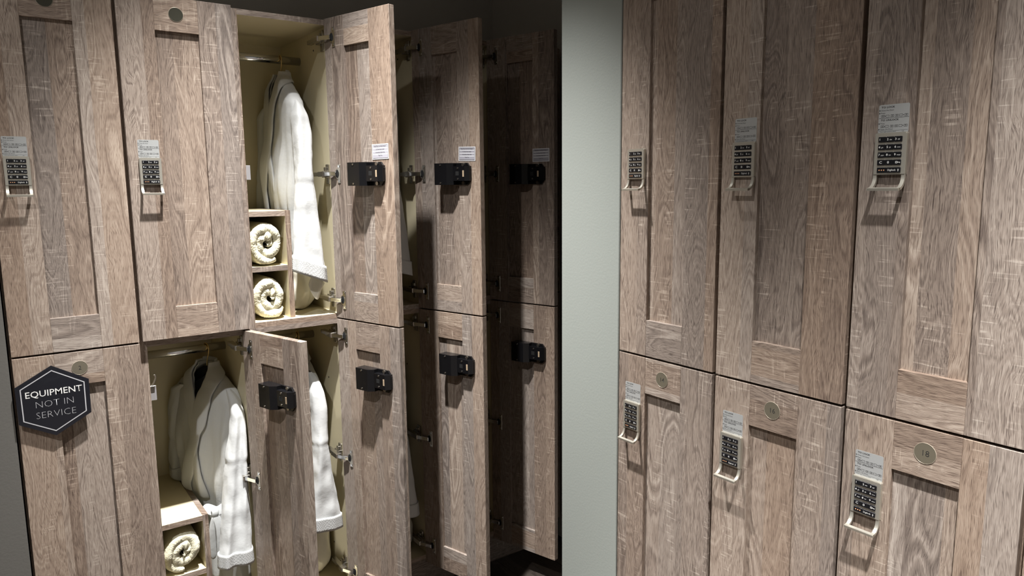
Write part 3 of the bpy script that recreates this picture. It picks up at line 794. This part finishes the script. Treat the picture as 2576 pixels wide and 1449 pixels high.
# robe in the lower locker with the coat hook
make_hanger(BASE['l1'], 0.225, False, radians(18), 'black hanger with gold hook in the lower locker with the coat hook')
NEAR_2 = [(.252, .125, .725, .006, .020), (.256, .105, .712, .012, .030), (.260, .088, .692, .017, .036), (.261, .070, .660, .019, .038), (.255, .055, .60, .024, .034), (.246, .045, .53, .030, .032),
          (.238, .036, .45, .036, .030), (.230, .026, .36, .042, .030), (.222, .018, .28, .047, .029), (.217, .012, .235, .048, .028)]
FAR_2 = [(.175, .34, .71, .02, .026), (.165, .375, .69, .028, .03), (.155, .385, .62, .032, .03), (.150, .385, .52, .034, .03), (.145, .375, .44, .036, .034), (.142, .370, .415, .030, .03)]
make_robe(BASE['l1'], dict(hx=0.225, ang=radians(18), seed=2.1, tf=0.72, shelf=0.3745, near=NEAR_2, far=FAR_2, tilt=0.04, lobes=0.55, seam=0.525, length=0.70, cuffh=0.040,
          lapw=0.060, farlap=0.8, belt=(0.36, 0.175, 0.062)),
          'white robe in the lower locker with the coat hook, belt knotted in front')
# robe half hidden by the door of that locker
make_hanger(BASE['l2'], 0.228, False, radians(-1), 'chrome-hooked hanger half hidden behind the open door in the lower middle locker')
NEAR_3 = [(x+.010, y, z+.035+.045*(0.69-z)/0.5, rx*0.95, ry) for x, y, z, rx, ry in NEAR_U]
FAR_3 = [(x+.010, y, z+.03, rx, ry) for x, y, z, rx, ry in FAR_U]
make_robe(BASE['l2'], dict(hx=0.228, ang=radians(-1), seed=3.4, tf=0.6, shelf=0.3745, near=NEAR_3, far=FAR_3, tilt=0.10, lobes=0.12, seam=0.525, length=0.54, cuffh=0.042),
          'white robe in the lower locker, left half hidden by an open door')
# robes in the fourth column
for key, lab in (('u3', 'white robe of which only a sleeve edge shows behind the brightly lit upper door'), ('l3', 'white robe of which only a sleeve edge shows behind the lower middle door')):
    make_hanger(BASE[key], 0.222, key[0] == 'u', radians(5), 'hanger hidden in the fourth column, ' + ('upper' if key[0] == 'u' else 'lower') + ' locker')
    dz = 0.0 if key == 'u3' else 0.05
    make_robe(BASE[key], dict(hx=0.222, ang=radians(5), tf=0.6, seed=4.0 if dz else 5.2, shelf=0.3505 if key == 'u3' else 0.3745, near=[(x, y, z+dz-0.01, rx, ry) for x, y, z, rx, ry in NEAR_U], far=FAR_U, tilt=0.30 if key == 'u3' else .1, lobes=0.1, seam=0.45+dz, length=0.58), lab)

# ------------------------------------------------------------------ towels
def towel_mesh(seed, rx, rz, turns=2.1, squash=0.0, end=0.5):
    N = 230
    prof = []
    th = 0.0122
    ln = 0.34
    for k in range(9):   # rounded front edge
        a = -pi/2 + pi*k/8
        prof.append((th*sin(a), -th*cos(a)*1.3))
    prof = [(-th, ln), (-th, 0.10), (-th, 0.03), (-th, 0.010)] + prof + [(th, 0.010), (th, 0.03), (th, 0.10), (th, ln)]
    rows = []
    for i in range(N+1):
        u = i/N; phi = 2*pi*turns*(u-1) - pi/2 + end
        r = 0.06 + 0.765*u**0.85
        wob = 1 + 0.05*noise.noise(Vector((cos(phi)*1.3+seed, sin(phi)*1.3, u*3)))
        cx, cz = r*wob*cos(phi), r*wob*sin(phi)
        e = 0.92
        nx, nz = cos(phi), sin(phi)
        yo = 0.012*noise.noise(Vector((cos(phi)*1.1, sin(phi)*1.1, u*2.2+seed))) + 0.003*(1-u)
        row = []
        for t, y in prof:
            tt = t*min(1.0, 0.35+u*3.5)*min(1.0, 0.55+(1-u)*9)
            p = Vector((cx*rx + nx*tt, y + yo, cz*rz + nz*tt*1.33))
            if squash and p.z < -rz*(1-squash): p.z = -rz*(1-squash) + (p.z + rz*(1-squash))*0.3
            f = Vector((p.x*420+seed, p.y*420, p.z*420)); q = 0.0010*noise.noise(f) + 0.0014*noise.noise(f*0.31)
            p += Vector((nx*q*1.0, -abs(q)*1.1 if y < 0.01 else 0, nz*q*1.0))
            row.append(p)
        rows.append(row)
    return rows
def make_towel(base, x, z, rx, rz, seed, rot, label, y=0.038, squash=0.1, end=0.5):
    rows = towel_mesh(seed, rx, rz, squash=squash, end=end)
    me = grid_mesh('rolled_towel', rows, 'terry')
    o = obj('rolled_towel', me, None, (base[0]+x, base[1]+y, base[2]+z), (0, rot, 0))
    s = o.modifiers.new('smooth', 'SUBSURF'); s.levels = 1; s.render_levels = 1
    tx = bpy.data.textures.new('pile', 'CLOUDS'); tx.noise_scale = 0.0022; tx.noise_depth = 1
    dm = o.modifiers.new('pile', 'DISPLACE'); dm.texture = tx; dm.strength = 0.0030; dm.texture_coords = 'LOCAL'; dm.mid_level = 0.6
    tag(o, label, 'towel', 'rolled towels in the lockers')
make_towel(BASE['u2'], 0.0735, 0.1825+0.0715, 0.0570, 0.0705, 1.15, 0.0, 'cream towel roll on the upper shelf of the bright locker')
make_towel(BASE['u2'], 0.0735, 0.016+0.0700, 0.0565, 0.0700, 2.2, 0.0, 'cream towel roll on the floor of the bright locker, end tucked under', squash=0.12, end=0.95)
make_towel(BASE['l1'], 0.0735, 0.206+0.0680, 0.0530, 0.0680, 4.1, 0.45, 'cream towel roll under the open shelf of the lower locker', squash=0.05)

# ------------------------------------------------------------------ bundles on the locker floors
def make_bundle(base, x, y, z, r, label, seed, mat='bag', name='laundry_bag', squeeze=1.0):
    n, m = 28, 40; rows = []
    for i in range(n+1):
        v = i/n; a = pi*v; row = []
        for j in range(m):
            t = 2*pi*j/m
            rr = sin(a)**0.7
            p = Vector((rr*cos(t), rr*sin(t), -cos(a)))
            f = 1 + 0.16*noise.noise(p*1.6+Vector((seed, 0, 0))) + 0.07*noise.noise(Vector((p.x*6, p.y*6, p.z*2.2+seed))) + 0.035*sin(7*t+seed+4*p.z)
            q = Vector((p.x*r[0]*f, p.y*r[1]*f, p.z*r[2]*(1+0.1*noise.noise(p*2+Vector((0, seed, 0))))))
            q.z = max(q.z, -r[2]*0.93); q.x = min(max(q.x, -r[0]*squeeze), r[0]*squeeze)
            row.append(q)
        rows.append(row)
    me = grid_mesh(name, rows, mat, closed=True)
    o = obj(name, me, None, (base[0]+x, base[1]+y, base[2]+z+r[2]*0.93))
    s = o.modifiers.new('smooth', 'SUBSURF'); s.levels = 1; s.render_levels = 1
    tag(o, label, 'bag', 'white bundles on the locker floors'); return o
make_bundle(BASE['u2'], 0.213, 0.20, 0.0165, (0.058, 0.10, 0.085), 'shiny white plastic bag under the robe in the bright upper locker', 1.0)
make_bundle(BASE['l2'], 0.213, 0.17, 0.0165, (0.058, 0.10, 0.11), 'beige bag under the robe behind the open lower door', 3.0)
make_bundle(BASE['l3'], 0.214, 0.115, 0.0165, (0.054, 0.080, 0.082), 'small white bundle on the floor of the fourth lower locker', 4.0)
bpy.context.view_layer.update()
